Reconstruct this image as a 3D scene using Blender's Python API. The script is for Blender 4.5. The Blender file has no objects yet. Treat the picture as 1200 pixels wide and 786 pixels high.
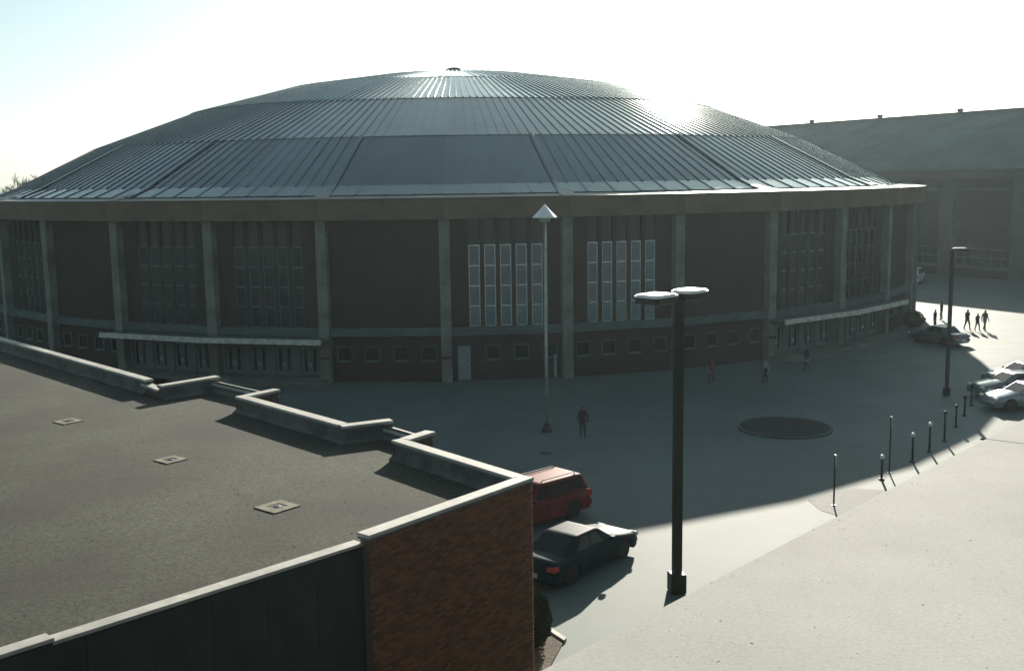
import bpy, bmesh, math, random
import numpy as np
from mathutils import Vector, Matrix, noise
R = math.radians; PI = math.pi
random.seed(7)
sc = bpy.context.scene
col = sc.collection

# ------------------------------------------------------------------ camera, light, sky
CAM_H = 12.8
def cam_axes(pitch, roll):
    p, r = R(pitch), R(roll)
    f = Vector((0, math.cos(p), -math.sin(p))); x = Vector((1, 0, 0)); u = x.cross(f)
    return f, x*math.cos(r)-u*math.sin(r), u*math.cos(r)+x*math.sin(r)
FW, RT, UP = cam_axes(8.2, .835)
cd = bpy.data.cameras.new('camera'); cam = bpy.data.objects.new('camera', cd); col.objects.link(cam)
cd.sensor_width = 36; cd.lens = 36*1260/1200; cd.clip_start = .1; cd.clip_end = 6000
M = Matrix((RT, UP, -FW)).transposed().to_4x4(); M.translation = (0, 0, CAM_H)
cam.matrix_world = M; sc.camera = cam
def at(x, y, z=0.0):
    """where the sight line through a point of the 1200x786 photograph meets the height z"""
    d = FW*1260 + RT*(x-600) - UP*(y-393)
    t = (z-CAM_H)/d.z
    return Vector((d.x*t, d.y*t, z))

SUN_EL, SUN_AZ = 19.3, 12.6
S = Vector((math.sin(R(SUN_AZ))*math.cos(R(SUN_EL)), math.cos(R(SUN_AZ))*math.cos(R(SUN_EL)), math.sin(R(SUN_EL))))
sd = bpy.data.lights.new('sun', 'SUN'); sd.energy = 5.0; sd.angle = R(.6); sd.color = (1, .92, .79)
so = bpy.data.objects.new('sun', sd); col.objects.link(so); so.rotation_euler = S.to_track_quat('Z', 'Y').to_euler()
w = bpy.data.worlds.new('World'); sc.world = w; w.use_nodes = True
nt = w.node_tree; bg = nt.nodes['Background']
sky = nt.nodes.new('ShaderNodeTexSky'); sky.sky_type = 'NISHITA'; sky.sun_disc = False
sky.sun_elevation = R(SUN_EL); sky.sun_rotation = R(SUN_AZ); sky.altitude = 150
sky.air_density = 1.0; sky.dust_density = 1.2; sky.ozone_density = 1.0
hs = nt.nodes.new('ShaderNodeHueSaturation'); hs.inputs['Saturation'].default_value = .52; nt.links.new(sky.outputs[0], hs.inputs['Color'])
tn = nt.nodes.new('ShaderNodeMix'); tn.data_type = 'RGBA'; tn.blend_type = 'MULTIPLY'; tn.inputs[0].default_value = 1
tn.inputs[7].default_value = (.82, .98, 1.0, 1); nt.links.new(hs.outputs[0], tn.inputs[6])
nt.links.new(tn.outputs[2], bg.inputs[0]); bg.inputs[1].default_value = .062
sc.view_settings.view_transform = 'Standard'; sc.view_settings.look = 'None'
sc.view_settings.exposure = 0.95; sc.view_settings.gamma = 1
sc.render.engine = 'CYCLES'

# ------------------------------------------------------------------ materials
def mat(name, c, rough=.8, metal=0., noise_scale=None, amt=.25, bump=0., bump_scale=None, spec=.5, coat=0.,
        detail=4, coord='Object', rnd=0., c2=None, stain=None, sharp=.18):
    m = bpy.data.materials.new(name); m.use_nodes = True
    n = m.node_tree.nodes; l = m.node_tree.links; b = n['Principled BSDF']
    b.inputs['Base Color'].default_value = (*c, 1); b.inputs['Roughness'].default_value = rough
    b.inputs['Metallic'].default_value = metal; b.inputs['Specular IOR Level'].default_value = spec
    b.inputs['Coat Weight'].default_value = coat
    src = None
    if noise_scale or bump or rnd or stain:
        tc = n.new('ShaderNodeTexCoord'); vec = tc.outputs[coord]
    if noise_scale:
        t = n.new('ShaderNodeTexNoise'); t.inputs['Scale'].default_value = noise_scale
        t.inputs['Detail'].default_value = detail; t.inputs['Roughness'].default_value = .62
        l.new(vec, t.inputs['Vector'])
        cr = n.new('ShaderNodeValToRGB'); cr.color_ramp.elements[0].position = .5-sharp; cr.color_ramp.elements[1].position = .5+sharp
        lo = tuple(x*(1-amt) for x in c); hi = c2 if c2 else tuple(min(1, x*(1+amt)) for x in c)
        cr.color_ramp.elements[0].color = (*lo, 1); cr.color_ramp.elements[1].color = (*hi, 1)
        l.new(t.outputs['Fac'], cr.inputs['Fac']); src = cr.outputs['Color']
    if stain:
        sc_, depth = stain
        t2 = n.new('ShaderNodeTexNoise'); t2.inputs['Scale'].default_value = sc_; t2.inputs['Detail'].default_value = 5
        t2.inputs['Roughness'].default_value = .6; l.new(vec, t2.inputs['Vector'])
        mr = n.new('ShaderNodeMapRange'); mr.inputs['From Min'].default_value = .35; mr.inputs['From Max'].default_value = .65
        mr.inputs['To Min'].default_value = 1-depth; mr.inputs['To Max'].default_value = 1+depth*.3
        l.new(t2.outputs['Fac'], mr.inputs['Value'])
        mx = n.new('ShaderNodeMix'); mx.data_type = 'RGBA'; mx.blend_type = 'MULTIPLY'; mx.inputs[0].default_value = 1
        if src: l.new(src, mx.inputs[6])
        else: mx.inputs[6].default_value = (*c, 1)
        l.new(mr.outputs[0], mx.inputs[7]); src = mx.outputs[2]
    if rnd:
        oi = n.new('ShaderNodeObjectInfo'); gi = n.new('ShaderNodeNewGeometry')
        ad = n.new('ShaderNodeMath'); ad.operation = 'ADD'; l.new(oi.outputs['Random'], ad.inputs[0]); l.new(gi.outputs['Random Per Island'], ad.inputs[1])
        fr = n.new('ShaderNodeMath'); fr.operation = 'FRACT'; l.new(ad.outputs[0], fr.inputs[0])
        mr = n.new('ShaderNodeMapRange'); mr.inputs['To Min'].default_value = 1-rnd; mr.inputs['To Max'].default_value = 1+rnd
        l.new(fr.outputs[0], mr.inputs['Value'])
        mx = n.new('ShaderNodeMix'); mx.data_type = 'RGBA'; mx.blend_type = 'MULTIPLY'; mx.inputs[0].default_value = 1
        if src: l.new(src, mx.inputs[6])
        else: mx.inputs[6].default_value = (*c, 1)
        l.new(mr.outputs[0], mx.inputs[7]); src = mx.outputs[2]
    if src: l.new(src, b.inputs['Base Color'])
    if bump:
        t = n.new('ShaderNodeTexNoise'); t.inputs['Scale'].default_value = bump_scale or 20; t.inputs['Detail'].default_value = 5
        l.new(vec, t.inputs['Vector'])
        bp = n.new('ShaderNodeBump'); bp.inputs['Strength'].default_value = bump; bp.inputs['Distance'].default_value = .03
        l.new(t.outputs['Fac'], bp.inputs['Height']); l.new(bp.outputs[0], b.inputs['Normal'])
    return m

def brick_mat(name, c1, c2, mortar, bw=.215, bh=.07, stain=.35):
    m = bpy.data.materials.new(name); m.use_nodes = True
    n = m.node_tree.nodes; l = m.node_tree.links; b = n['Principled BSDF']; b.inputs['Roughness'].default_value = .9
    tc = n.new('ShaderNodeTexCoord'); br = n.new('ShaderNodeTexBrick')
    br.inputs['Scale'].default_value = 1; br.inputs['Brick Width'].default_value = bw; br.inputs['Row Height'].default_value = bh
    br.inputs['Mortar Size'].default_value = .006; br.inputs['Color1'].default_value = (*c1, 1); br.inputs['Color2'].default_value = (*c2, 1)
    br.inputs['Mortar'].default_value = (*mortar, 1); l.new(tc.outputs['UV'], br.inputs['Vector'])
    t = n.new('ShaderNodeTexNoise'); t.inputs['Scale'].default_value = .55; t.inputs['Detail'].default_value = 7; t.inputs['Roughness'].default_value = .65
    l.new(tc.outputs['Object'], t.inputs['Vector'])
    mr = n.new('ShaderNodeMapRange'); mr.inputs['From Min'].default_value = .35; mr.inputs['From Max'].default_value = .65
    mr.inputs['To Min'].default_value = 1-stain; mr.inputs['To Max'].default_value = 1.1; l.new(t.outputs['Fac'], mr.inputs['Value'])
    mx = n.new('ShaderNodeMix'); mx.data_type = 'RGBA'; mx.blend_type = 'MULTIPLY'; mx.inputs[0].default_value = 1
    l.new(br.outputs['Color'], mx.inputs[6]); l.new(mr.outputs[0], mx.inputs[7]); l.new(mx.outputs[2], b.inputs['Base Color'])
    bp = n.new('ShaderNodeBump'); bp.inputs['Strength'].default_value = .4; bp.inputs['Distance'].default_value = .01; bp.invert = True
    l.new(br.outputs['Fac'], bp.inputs['Height']); l.new(bp.outputs[0], b.inputs['Normal'])
    return m

def roof_metal(name):
    m = bpy.data.materials.new(name); m.use_nodes = True
    n = m.node_tree.nodes; l = m.node_tree.links; b = n['Principled BSDF']
    b.inputs['Metallic'].default_value = .85
    tc = n.new('ShaderNodeTexCoord'); oi = n.new('ShaderNodeObjectInfo')
    t = n.new('ShaderNodeTexNoise'); t.inputs['Scale'].default_value = .35; t.inputs['Detail'].default_value = 6; t.inputs['Roughness'].default_value = .65
    l.new(tc.outputs['Object'], t.inputs['Vector'])
    ad = n.new('ShaderNodeMath'); ad.operation = 'MULTIPLY_ADD'; ad.inputs[1].default_value = .35; l.new(oi.outputs['Random'], ad.inputs[0]); l.new(t.outputs['Fac'], ad.inputs[2])
    cr = n.new('ShaderNodeValToRGB'); cr.color_ramp.elements[0].position = .4; cr.color_ramp.elements[1].position = .95
    cr.color_ramp.elements[0].color = (.045, .092, .103, 1); cr.color_ramp.elements[1].color = (.10, .17, .18, 1)
    l.new(ad.outputs[0], cr.inputs['Fac']); l.new(cr.outputs['Color'], b.inputs['Base Color'])
    mr = n.new('ShaderNodeMapRange'); mr.inputs['From Min'].default_value = .3; mr.inputs['From Max'].default_value = 1.
    mr.inputs['To Min'].default_value = .23; mr.inputs['To Max'].default_value = .14; l.new(ad.outputs[0], mr.inputs['Value']); l.new(mr.outputs[0], b.inputs['Roughness'])
    return m

MT = {}
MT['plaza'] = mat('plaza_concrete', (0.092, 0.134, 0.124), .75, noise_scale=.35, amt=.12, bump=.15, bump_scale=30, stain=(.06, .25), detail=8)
def add_joints(m, w_, h_, depth, ang):
    n = m.node_tree.nodes; l = m.node_tree.links; b = n['Principled BSDF']; src = b.inputs['Base Color'].links[0].from_socket
    tc = n.new('ShaderNodeTexCoord'); mp = n.new('ShaderNodeMapping'); mp.inputs['Rotation'].default_value = (0, 0, ang); l.new(tc.outputs['Object'], mp.inputs['Vector'])
    br = n.new('ShaderNodeTexBrick'); br.offset = 0; br.inputs['Scale'].default_value = 1; br.inputs['Brick Width'].default_value = w_; br.inputs['Row Height'].default_value = h_
    br.inputs['Mortar Size'].default_value = .03; br.inputs['Color1'].default_value = (1, 1, 1, 1); br.inputs['Color2'].default_value = (.93, .93, .93, 1)
    br.inputs['Mortar'].default_value = (depth, depth, depth, 1); l.new(mp.outputs[0], br.inputs['Vector'])
    mx = n.new('ShaderNodeMix'); mx.data_type = 'RGBA'; mx.blend_type = 'MULTIPLY'; mx.inputs[0].default_value = 1
    l.new(src, mx.inputs[6]); l.new(br.outputs['Color'], mx.inputs[7]); l.new(mx.outputs[2], b.inputs['Base Color'])
add_joints(MT['plaza'], 4.6, 4.6, .8, R(48))
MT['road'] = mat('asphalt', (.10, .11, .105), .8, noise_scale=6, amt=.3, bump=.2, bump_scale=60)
MT['mulch'] = mat('bark_mulch', (0.014, 0.019, 0.012), .95, noise_scale=9, amt=.5, bump=1., bump_scale=25)
MT['soil'] = mat('dry_soil', (.11, .09, .06), .95, noise_scale=9, amt=.4, bump=.8, bump_scale=20)
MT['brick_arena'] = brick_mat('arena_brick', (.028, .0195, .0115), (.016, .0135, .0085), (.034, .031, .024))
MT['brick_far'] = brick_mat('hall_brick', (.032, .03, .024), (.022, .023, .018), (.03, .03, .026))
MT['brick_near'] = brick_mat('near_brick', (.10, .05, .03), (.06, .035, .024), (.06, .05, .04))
MT['brick'] = mat('fired_clay', (0.165, 0.074, 0.038), .88, noise_scale=30, amt=.15, rnd=.4)
MT['mortar'] = mat('mortar', (0.11, 0.09, 0.065), .95, noise_scale=20, amt=.2)
MT['pier'] = mat('pier_concrete', (0.15, 0.17, 0.14), .85, noise_scale=1.5, amt=.15, stain=(.5, .35), bump=.1)
MT['belt'] = mat('belt_concrete', (0.065, 0.098, 0.095), .85, noise_scale=1.5, amt=.15, stain=(.4, .35))
MT['entry'] = mat('painted_entry_panel', (0.105, 0.14, 0.13), .75, noise_scale=2, amt=.1, stain=(.6, .2))
MT['fascia'] = mat('brown_fascia', (0.1, 0.072, 0.038), .7, noise_scale=.8, amt=.12, stain=(.25, .3))
MT['soffit'] = mat('soffit', (0.08, 0.09, 0.08), .9)
MT['roof'] = roof_metal('standing_seam_metal')
MT['flash'] = mat('weathered_flashing', (0.13, 0.16, 0.165), .5, .5, noise_scale=.7, amt=.4)
MT['cap_dark'] = mat('dark_vent_metal', (0.04, 0.043, 0.04), .6, .3)
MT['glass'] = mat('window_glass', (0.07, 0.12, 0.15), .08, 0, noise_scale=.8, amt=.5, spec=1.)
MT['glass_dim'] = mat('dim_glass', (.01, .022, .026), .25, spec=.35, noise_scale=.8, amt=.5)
MT['glass_dark'] = mat('dark_glass', (.008, .011, .012), .15, spec=.25)
MT['alu'] = mat('aluminium_frame', (0.6, 0.64, 0.61), .45, .5, noise_scale=3, amt=.2)
MT['door'] = mat('pale_painted_steel', (0.2, 0.25, 0.24), .5, noise_scale=2, amt=.1)
MT['canopy'] = mat('canopy_white', (0.5, 0.5, 0.42), .6, noise_scale=3, amt=.3)
MT['coping'] = mat('coping', (0.4, 0.395, 0.35), .7, noise_scale=4, amt=.12, stain=(1.2, .25))
MT['coping_edge'] = mat('coping_edge', (.10, .12, .12), .6, .3)
MT['stucco'] = mat('parapet_stucco', (0.1, 0.11, 0.095), .9, noise_scale=2, amt=.15, stain=(1.2, .5))
MT['darkwall'] = mat('dark_cladding', (0.02, 0.032, 0.025), .75, noise_scale=1.2, amt=.2, stain=(.6, .3))
MT['gravel'] = mat('roof_gravel', (0.030, 0.034, 0.018), .95, noise_scale=12, amt=.8, sharp=.12, bump=.35, bump_scale=40, stain=(.22, .7), detail=8)
MT['collar'] = mat('drain_collar', (0.19, 0.17, 0.12), .9, noise_scale=9, amt=.3, stain=(3, .4))
MT['stone'] = mat('loose_stone', (0.15, 0.145, 0.11), .9, rnd=.6)
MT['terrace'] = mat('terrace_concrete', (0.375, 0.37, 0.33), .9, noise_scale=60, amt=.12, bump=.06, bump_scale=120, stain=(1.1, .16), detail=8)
MT['grit'] = mat('pale_grit', (.42, .40, .34), .8, rnd=.6)
MT['steel_dark'] = mat('bronze_painted_steel', (0.02, 0.026, 0.02), .5, .3, noise_scale=4, amt=.2)
MT['steel_pale'] = mat('galvanised_steel', (0.3, 0.33, 0.3), .5, .5, noise_scale=4, amt=.2)
MT['white'] = mat('white_enamel', (.72, .74, .72), .35)
MT['lens'] = mat('lamp_lens', (.35, .36, .33), .3)
MT['tyre'] = mat('tyre_rubber', (.02, .02, .02), .85)
MT['rim'] = mat('wheel_alloy', (.45, .46, .45), .35, .7)
MT['black'] = mat('black_plastic', (.015, .016, .016), .6)
MT['teal_paint'] = mat('dark_teal_car_paint', (0.006, 0.026, 0.032), .55, 0., spec=.06, coat=.04, noise_scale=2, amt=.15)
MT['red_paint'] = mat('red_car_paint', (0.17, 0.034, 0.032), .55, 0., spec=.08, coat=0., noise_scale=2, amt=.15)
MT['silver_paint'] = mat('silver_car_paint', (0.25, 0.28, 0.3), .3, .6, coat=.8)
MT['grey_paint'] = mat('grey_car_paint', (.10, .13, .13), .3, .4, coat=.8)
MT['white_paint'] = mat('white_car_paint', (.70, .72, .70), .35, coat=.5)
MT['taillight'] = mat('red_lens', (.45, .03, .02), .2)
MT['headlight'] = mat('clear_lens', (.6, .62, .62), .1, spec=1)
MT['plate'] = mat('number_plate', (.5, .5, .48), .5)
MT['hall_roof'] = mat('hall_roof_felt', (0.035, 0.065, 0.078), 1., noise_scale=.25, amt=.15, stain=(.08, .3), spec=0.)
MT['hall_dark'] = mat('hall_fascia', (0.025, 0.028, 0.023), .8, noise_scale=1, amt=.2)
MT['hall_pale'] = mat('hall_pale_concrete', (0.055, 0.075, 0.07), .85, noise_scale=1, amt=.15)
MT['bark'] = mat('bark', (.10, .085, .07), .95, noise_scale=4, amt=.3)
MT['twig'] = mat('twigs', (.12, .10, .085), .95)
MT['evergreen'] = mat('evergreen_leaf', (.035, .055, .022), .8, rnd=.5)
MT['paleleaf'] = mat('frosty_leaf', (.16, .22, .24), .8, rnd=.4)
MT['wood'] = mat('far_wood', (0.06, 0.055, 0.045), .95, noise_scale=.3, amt=.4)

# ------------------------------------------------------------------ mesh helpers
class MB:
    def __init__(s): s.v = []; s.f = []; s.m = []
    def add(s, vs, fs, mi=0, T=None):
        o = len(s.v)
        s.v += [tuple(T @ Vector(p)) if T is not None else tuple(p) for p in vs]
        s.f += [tuple(i+o for i in f) for f in fs]; s.m += [mi]*len(fs); return s
    def box(s, x0, x1, y0, y1, z0, z1, mi=0, T=None, ch=0.):
        if ch <= 0:
            vs = [(x, y, z) for z in (z0, z1) for y in (y0, y1) for x in (x0, x1)]
            fs = [(0, 2, 3, 1), (4, 5, 7, 6), (0, 1, 5, 4), (2, 6, 7, 3), (0, 4, 6, 2), (1, 3, 7, 5)]
            return s.add(vs, fs, mi, T)
        vs = []
        for z, i in ((z0, ch), (z0+ch, 0), (z1-ch, 0), (z1, ch)):
            vs += [(x0+i, y0+i, z), (x1-i, y0+i, z), (x1-i, y1-i, z), (x0+i, y1-i, z)]
        fs = [(3, 2, 1, 0), (12, 13, 14, 15)]
        for k in range(3):
            for j in range(4): fs.append((k*4+j, k*4+(j+1) % 4, k*4+4+(j+1) % 4, k*4+4+j))
        return s.add(vs, fs, mi, T)
    def lathe(s, prof, n=12, T=None, mi=0, cap=True):
        vs = []; fs = []
        for r, z in prof:
            for k in range(n): a = 2*PI*k/n; vs.append((r*math.cos(a), r*math.sin(a), z))
        for i in range(len(prof)-1):
            for k in range(n): fs.append((i*n+k, i*n+(k+1) % n, (i+1)*n+(k+1) % n, (i+1)*n+k))
        if cap:
            fs.append(tuple(range(n-1, -1, -1))); fs.append(tuple((len(prof)-1)*n+k for k in range(n)))
        return s.add(vs, fs, mi, T)
    def tube(s, pts, rs, n=6, mi=0, T=None):
        pts = [Vector(p) for p in pts]; vs = []; fs = []
        for i, p in enumerate(pts):
            d = (pts[min(i+1, len(pts)-1)]-pts[max(i-1, 0)]).normalized()
            a = d.orthogonal().normalized(); b = d.cross(a); r = rs[i] if hasattr(rs, '__len__') else rs
            for k in range(n): t = 2*PI*k/n; vs.append(p+a*r*math.cos(t)+b*r*math.sin(t))
        for i in range(len(pts)-1):
            for k in range(n): fs.append((i*n+k, i*n+(k+1) % n, (i+1)*n+(k+1) % n, (i+1)*n+k))
        fs.append(tuple(range(n-1, -1, -1))); fs.append(tuple((len(pts)-1)*n+k for k in range(n)))
        return s.add(vs, fs, mi, T)
    def prism(s, poly, z0, z1, mi=0, T=None):
        n = len(poly); vs = [(p[0], p[1], z0) for p in poly]+[(p[0], p[1], z1) for p in poly]
        fs = [tuple(range(n-1, -1, -1)), tuple(range(n, 2*n))]+[(i, (i+1) % n, n+(i+1) % n, n+i) for i in range(n)]
        return s.add(vs, fs, mi, T)
    def mesh(s, name, mats, smooth=False, uv=False):
        me = bpy.data.meshes.new(name); me.from_pydata(s.v, [], s.f)
        for m_ in (mats if isinstance(mats, (list, tuple)) else [mats]): me.materials.append(MT[m_] if isinstance(m_, str) else m_)
        me.polygons.foreach_set('material_index', s.m)
        if smooth: me.polygons.foreach_set('use_smooth', [True]*len(me.polygons))
        if uv:
            u = me.uv_layers.new(name='UVMap')
            for p in me.polygons:
                n = p.normal
                for li in p.loop_indices:
                    c = me.vertices[me.loops[li].vertex_index].co
                    if abs(n.z) > .7: u.data[li].uv = (c.x, c.y)
                    else:
                        t = Vector((-n.y, n.x, 0)).normalized(); u.data[li].uv = (c.dot(t), c.z)
        me.update(); return me
    def build(s, name, mats, parent=None, smooth=False, uv=False, loc=None, rz=None):
        return link(name, s.mesh(name, mats, smooth, uv), parent, loc, rz)
def link(name, data, parent=None, loc=None, rz=None):
    o = bpy.data.objects.new(name, data); col.objects.link(o)
    if parent: o.parent = parent
    if loc is not None: o.location = loc
    if rz is not None: o.rotation_euler = (0, 0, rz)
    return o
def tag(o, label=None, cat=None, group=None, kind=None):
    if label: o['label'] = label
    if cat: o['category'] = cat
    if group: o['group'] = group
    if kind: o['kind'] = kind
    return o
def thing(name, label, cat, loc=(0, 0, 0), rz=0, group=None):
    return tag(link(name, None, None, loc, rz), label, cat, group)
def copy_tree(o, parent=None):
    c = o.copy(); col.objects.link(c)
    if parent: c.parent = parent
    for ch in list(o.children): copy_tree(ch, c)
    return c
def RZ(a): return Matrix.Rotation(a, 4, 'Z')

# ------------------------------------------------------------------ the setting: ground
g = MB(); n = 64
g.v = [(0, 60, 0)]; rings = [40, 90, 150, 400, 1200, 4000]
for r in rings: g.v += [(r*math.cos(2*PI*k/n), 60+r*math.sin(2*PI*k/n), 0) for k in range(n)]
for k in range(n): g.f.append((0, 1+k, 1+(k+1) % n)); g.m.append(0)
for i in range(len(rings)-1):
    for k in range(n): g.f.append((1+i*n+k, 1+(i+1)*n+k, 1+(i+1)*n+(k+1) % n, 1+i*n+(k+1) % n)); g.m.append(0)
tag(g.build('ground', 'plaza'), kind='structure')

# ------------------------------------------------------------------ the round arena
AC = Vector((-5.55, 113.2, 0))
A0 = R(1.72)                     # turn of column 0 away from facing the camera's side
arena = thing('round_arena', 'large round brick arena with ribbed metal dome and pale concrete columns', 'arena', AC)
NB = 36; ST = 2*PI/NB
ZB, ZF, ZT = 3.53, 10.45, 11.8    # belt top, fascia bottom, fascia top
RW = 44.75; RC = 45.3
half = RW*math.sin(ST/2)
def bay_rot(k): return A0+(k+.5)*ST      # bay meshes are made facing -Y
def col_rot(k): return A0+k*ST
YW = -RW*math.cos(ST/2)           # y of the flat wall plane of a bay
KV = range(-8, 9)                 # bays that can be seen
isW = lambda k: k % 3 in (0, 1)
isE = lambda k: k % 6 in (3, 4)
# columns
cm = MB(); cm.box(-.34, .34, -RC, -RC+1.1, 0, ZF, ch=.03); cme = cm.mesh('column', 'pier', uv=False)
for k in range(NB): link('column', cme, arena, None, col_rot(k))
# belt course, one length per bay
bmx = MB(); bmx.box(-half-.02, half+.02, YW-.42, YW+.2, ZB-.55, ZB, ch=.04); bme = bmx.mesh('belt_course', 'belt')
for k in range(NB): link('belt_course', bme, arena, None, bay_rot(k))
# fascia ring and soffit in bay lengths
fm = MB()
r1 = 45.62; hf = r1*math.tan(ST/2)
fm.box(-hf+.01, hf-.01, -r1, -r1+.25, ZF, ZT-.14, ch=.02)
fme = fm.mesh('fascia_panel', 'fascia')
gm = MB(); gm.box(-hf+.004, hf-.004, -r1-.06, -r1+.3, ZT-.14, ZT, ch=.02); gme = gm.mesh('roof_edge_trim', 'fascia')
sm = MB(); sm.box(-hf+.02, hf-.02, -r1+.25, -r1+2.4, ZF+.06, ZF+.16); sme = sm.mesh('soffit', 'soffit')
for k in range(NB):
    link('fascia_panel', fme, arena, None, bay_rot(k)); link('roof_edge_trim', gme, arena, None, bay_rot(k)); link('soffit', sme, arena, None, bay_rot(k))
# upper walls
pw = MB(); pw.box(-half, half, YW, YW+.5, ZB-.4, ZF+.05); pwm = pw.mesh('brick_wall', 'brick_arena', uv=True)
x0s = [-2.03+i*1.015 for i in range(5)]; SW = .36
ww = MB()
edges = [-half]+sum([[x-SW, x+SW] for x in x0s], [])+[half]
for i in range(0, len(edges), 2): ww.box(edges[i], edges[i+1], YW, YW+.5, ZB-.4, ZF+.05)
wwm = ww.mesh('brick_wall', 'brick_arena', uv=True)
rc = MB(); rc.box(-half, half, YW+.5, YW+.6, ZB-.4, ZF+.04); rcm = rc.mesh('back_wall', 'black')
sp = MB(); sp.box(-SW-.01, SW+.01, YW+.17, YW+.3, 8.78, ZF+.04); spm = sp.mesh('spandrel_panel', 'cap_dark')
fr = MB()
for xx in (-SW, SW-.055): fr.box(xx, xx+.055, YW+.06, YW+.2, ZB, 8.76)
ZS = [ZB+(8.72-ZB)*i/4 for i in range(5)]
for i, zz in enumerate(ZS): fr.box(-SW+.055, SW-.055, YW+.065, YW+.195, zz-.025 if i else zz, zz+.035)
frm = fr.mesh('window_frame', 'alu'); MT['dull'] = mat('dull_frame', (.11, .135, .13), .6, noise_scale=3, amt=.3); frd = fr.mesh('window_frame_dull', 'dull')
pn = MB(); pn.box(-SW+.055, SW-.055, YW+.115, YW+.13, .035, (8.72-ZB)/4-.025); pnm = pn.mesh('pane', 'glass'); pnd = pn.mesh('dim_pane', 'glass_dim')  # bright and dim panes: differing reflections put into the glass colour
# lower windows / doors
lw = MB()
for xx in (-.5, .43): lw.box(xx, xx+.07, YW-.03, YW+.1, 1.35, 2.3)
for zz in (1.35, 2.23): lw.box(-.43, .43, YW-.028, YW+.1, zz, zz+.07)
lw.box(-.55, .55, YW-.08, YW+.05, 1.27, 1.35)
lwm = lw.mesh('window_frame', 'belt'); lp = MB(); lp.box(-.43, .43, YW+.04, YW+.05, 1.42, 2.23); lpm = lp.mesh('pane', 'glass_dark')
def holed(holes, z0, z1):
    """a wall between the columns with rectangular holes"""
    m = MB(); xs = -half
    for (a, b, c, d) in sorted(holes):
        m.box(xs, a, YW, YW+.4, z0, z1); 
        if c > z0: m.box(a, b, YW, YW+.4, z0, c)
        if d < z1: m.box(a, b, YW, YW+.4, d, z1)
        xs = b
    m.box(xs, half, YW, YW+.4, z0, z1); return m
lx4 = [-2.75, -.92, .92, 2.75]; lx3 = [-.9, .95, 2.8]
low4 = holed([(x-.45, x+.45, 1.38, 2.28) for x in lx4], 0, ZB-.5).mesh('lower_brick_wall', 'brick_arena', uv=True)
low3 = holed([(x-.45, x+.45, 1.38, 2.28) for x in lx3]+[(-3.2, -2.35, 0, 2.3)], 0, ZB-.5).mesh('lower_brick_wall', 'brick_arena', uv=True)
ex4 = [-2.75, -.95, .85, 2.65]
lowE = holed([(x-.62, x+.62, .3, 2.35) for x in ex4], 0, ZB-.5).mesh('entrance_wall', 'entry', uv=True)
dm = MB(); dm.box(-.42, .42, YW+.1, YW+.16, .03, 2.27, ch=.01); dmm = dm.mesh('door', 'door')
hm = MB(); hm.tube([(.3, YW+.1, 1.05), (.3, YW+.03, 1.05), (.2, YW+.03, 1.05)], .02); hmm = hm.mesh('handle', 'alu')
leaf = MB()
leaf.box(0.005, .20, YW+.1, YW+.15, .32, 2.33); leaf.box(.42, .61, YW+.1, YW+.15, .32, 2.33)
leaf.box(.20, .42, YW+.1, YW+.15, .32, .62); leaf.box(.20, .42, YW+.1, YW+.15, 2.13, 2.33); leafm = leaf.mesh('door', 'entry')
lite = MB(); lite.box(.20, .42, YW+.12, YW+.13, .62, 2.13); litem = lite.mesh('pane', 'glass_dark')
pull = MB(); pull.tube([(.08, YW+.1, 1.2), (.08, YW+.04, 1.2), (.08, YW+.04, .95), (.08, YW+.1, .95)], .015); pullm = pull.mesh('handle', 'alu')
cn = MB(); cn.box(-half-.35, half+.35, YW-1.9, YW-.40, ZB-.72, ZB-.60); cnm = cn.mesh('canopy', 'soffit')
ce = MB(); ce.box(-half-.42, half+.42, YW-2.05, YW-1.9, ZB-.84, ZB-.50, ch=.02); cem = ce.mesh('canopy_edge', 'canopy')
stp = MB(); stp.box(-half-.3, half+.3, YW-2.2, YW+.2, 0.0, .15); stp.box(-half-.3, half+.3, YW-1.8, YW+.2, .15, .3); stpm = stp.mesh('entrance_steps', 'pier')
crn = random.Random(3)
for k in range(NB):
    kk = k if k < 18 else k-36
    a = bay_rot(kk)
    W_ = isW(kk); E_ = isE(kk); vis = kk in KV
    link('brick_wall', wwm if W_ and vis else pwm, arena, None, a)
    if W_ and vis:
        link('back_wall', rcm, arena, None, a)
        for x in x0s:
            off = RZ(a) @ Vector((x, 0, 0))
            link('spandrel_panel', spm, arena, off, a)
            f = link('window', frm if kk in (0, 1) else frd, arena, off, a)
            for i in range(4): link('pane', pnm if kk in (0, 1) else pnd, f, (0, 0, ZS[i]), 0)
    if not vis: link('lower_brick_wall', pwm if False else low4, arena, None, a)
    elif E_:
        link('entrance_wall', lowE, arena, None, a)
        for x in ex4:
            for s_ in (1, -1):
                off = RZ(a) @ Vector((x, 0, 0))
                d = link('door', leafm, arena, off, a)
                if s_ < 0: d.scale = (-1, 1, 1)
                link('pane', litem, d); link('handle', pullm, d)
        c = link('canopy', cnm, arena, None, a); link('canopy_edge', cem, c)
        link('entrance_steps', stpm, arena, None, a)
    else:
        single = (kk == 0)
        link('lower_brick_wall', low3 if single else low4, arena, None, a)
        for x in (lx3 if single else lx4):
            f = link('small_window', lwm, arena, RZ(a) @ Vector((x, 0, 0)), a); link('pane', lpm, f)
        if single:
            d = link('door', dmm, arena, RZ(a) @ Vector((-2.775, 0, 0)), a); tag(d, 'single pale steel door'); link('handle', hmm, d)
ds = MB(); ds.box(-.09, .09, YW-.16, YW-.002, 0, 1.55, ch=.02); tag(ds.build('downpipe', 'door', arena, loc=RZ(bay_rot(0)) @ Vector((half-.75, 0, 0)), rz=bay_rot(0)), 'short white downpipe beside a column')
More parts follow.
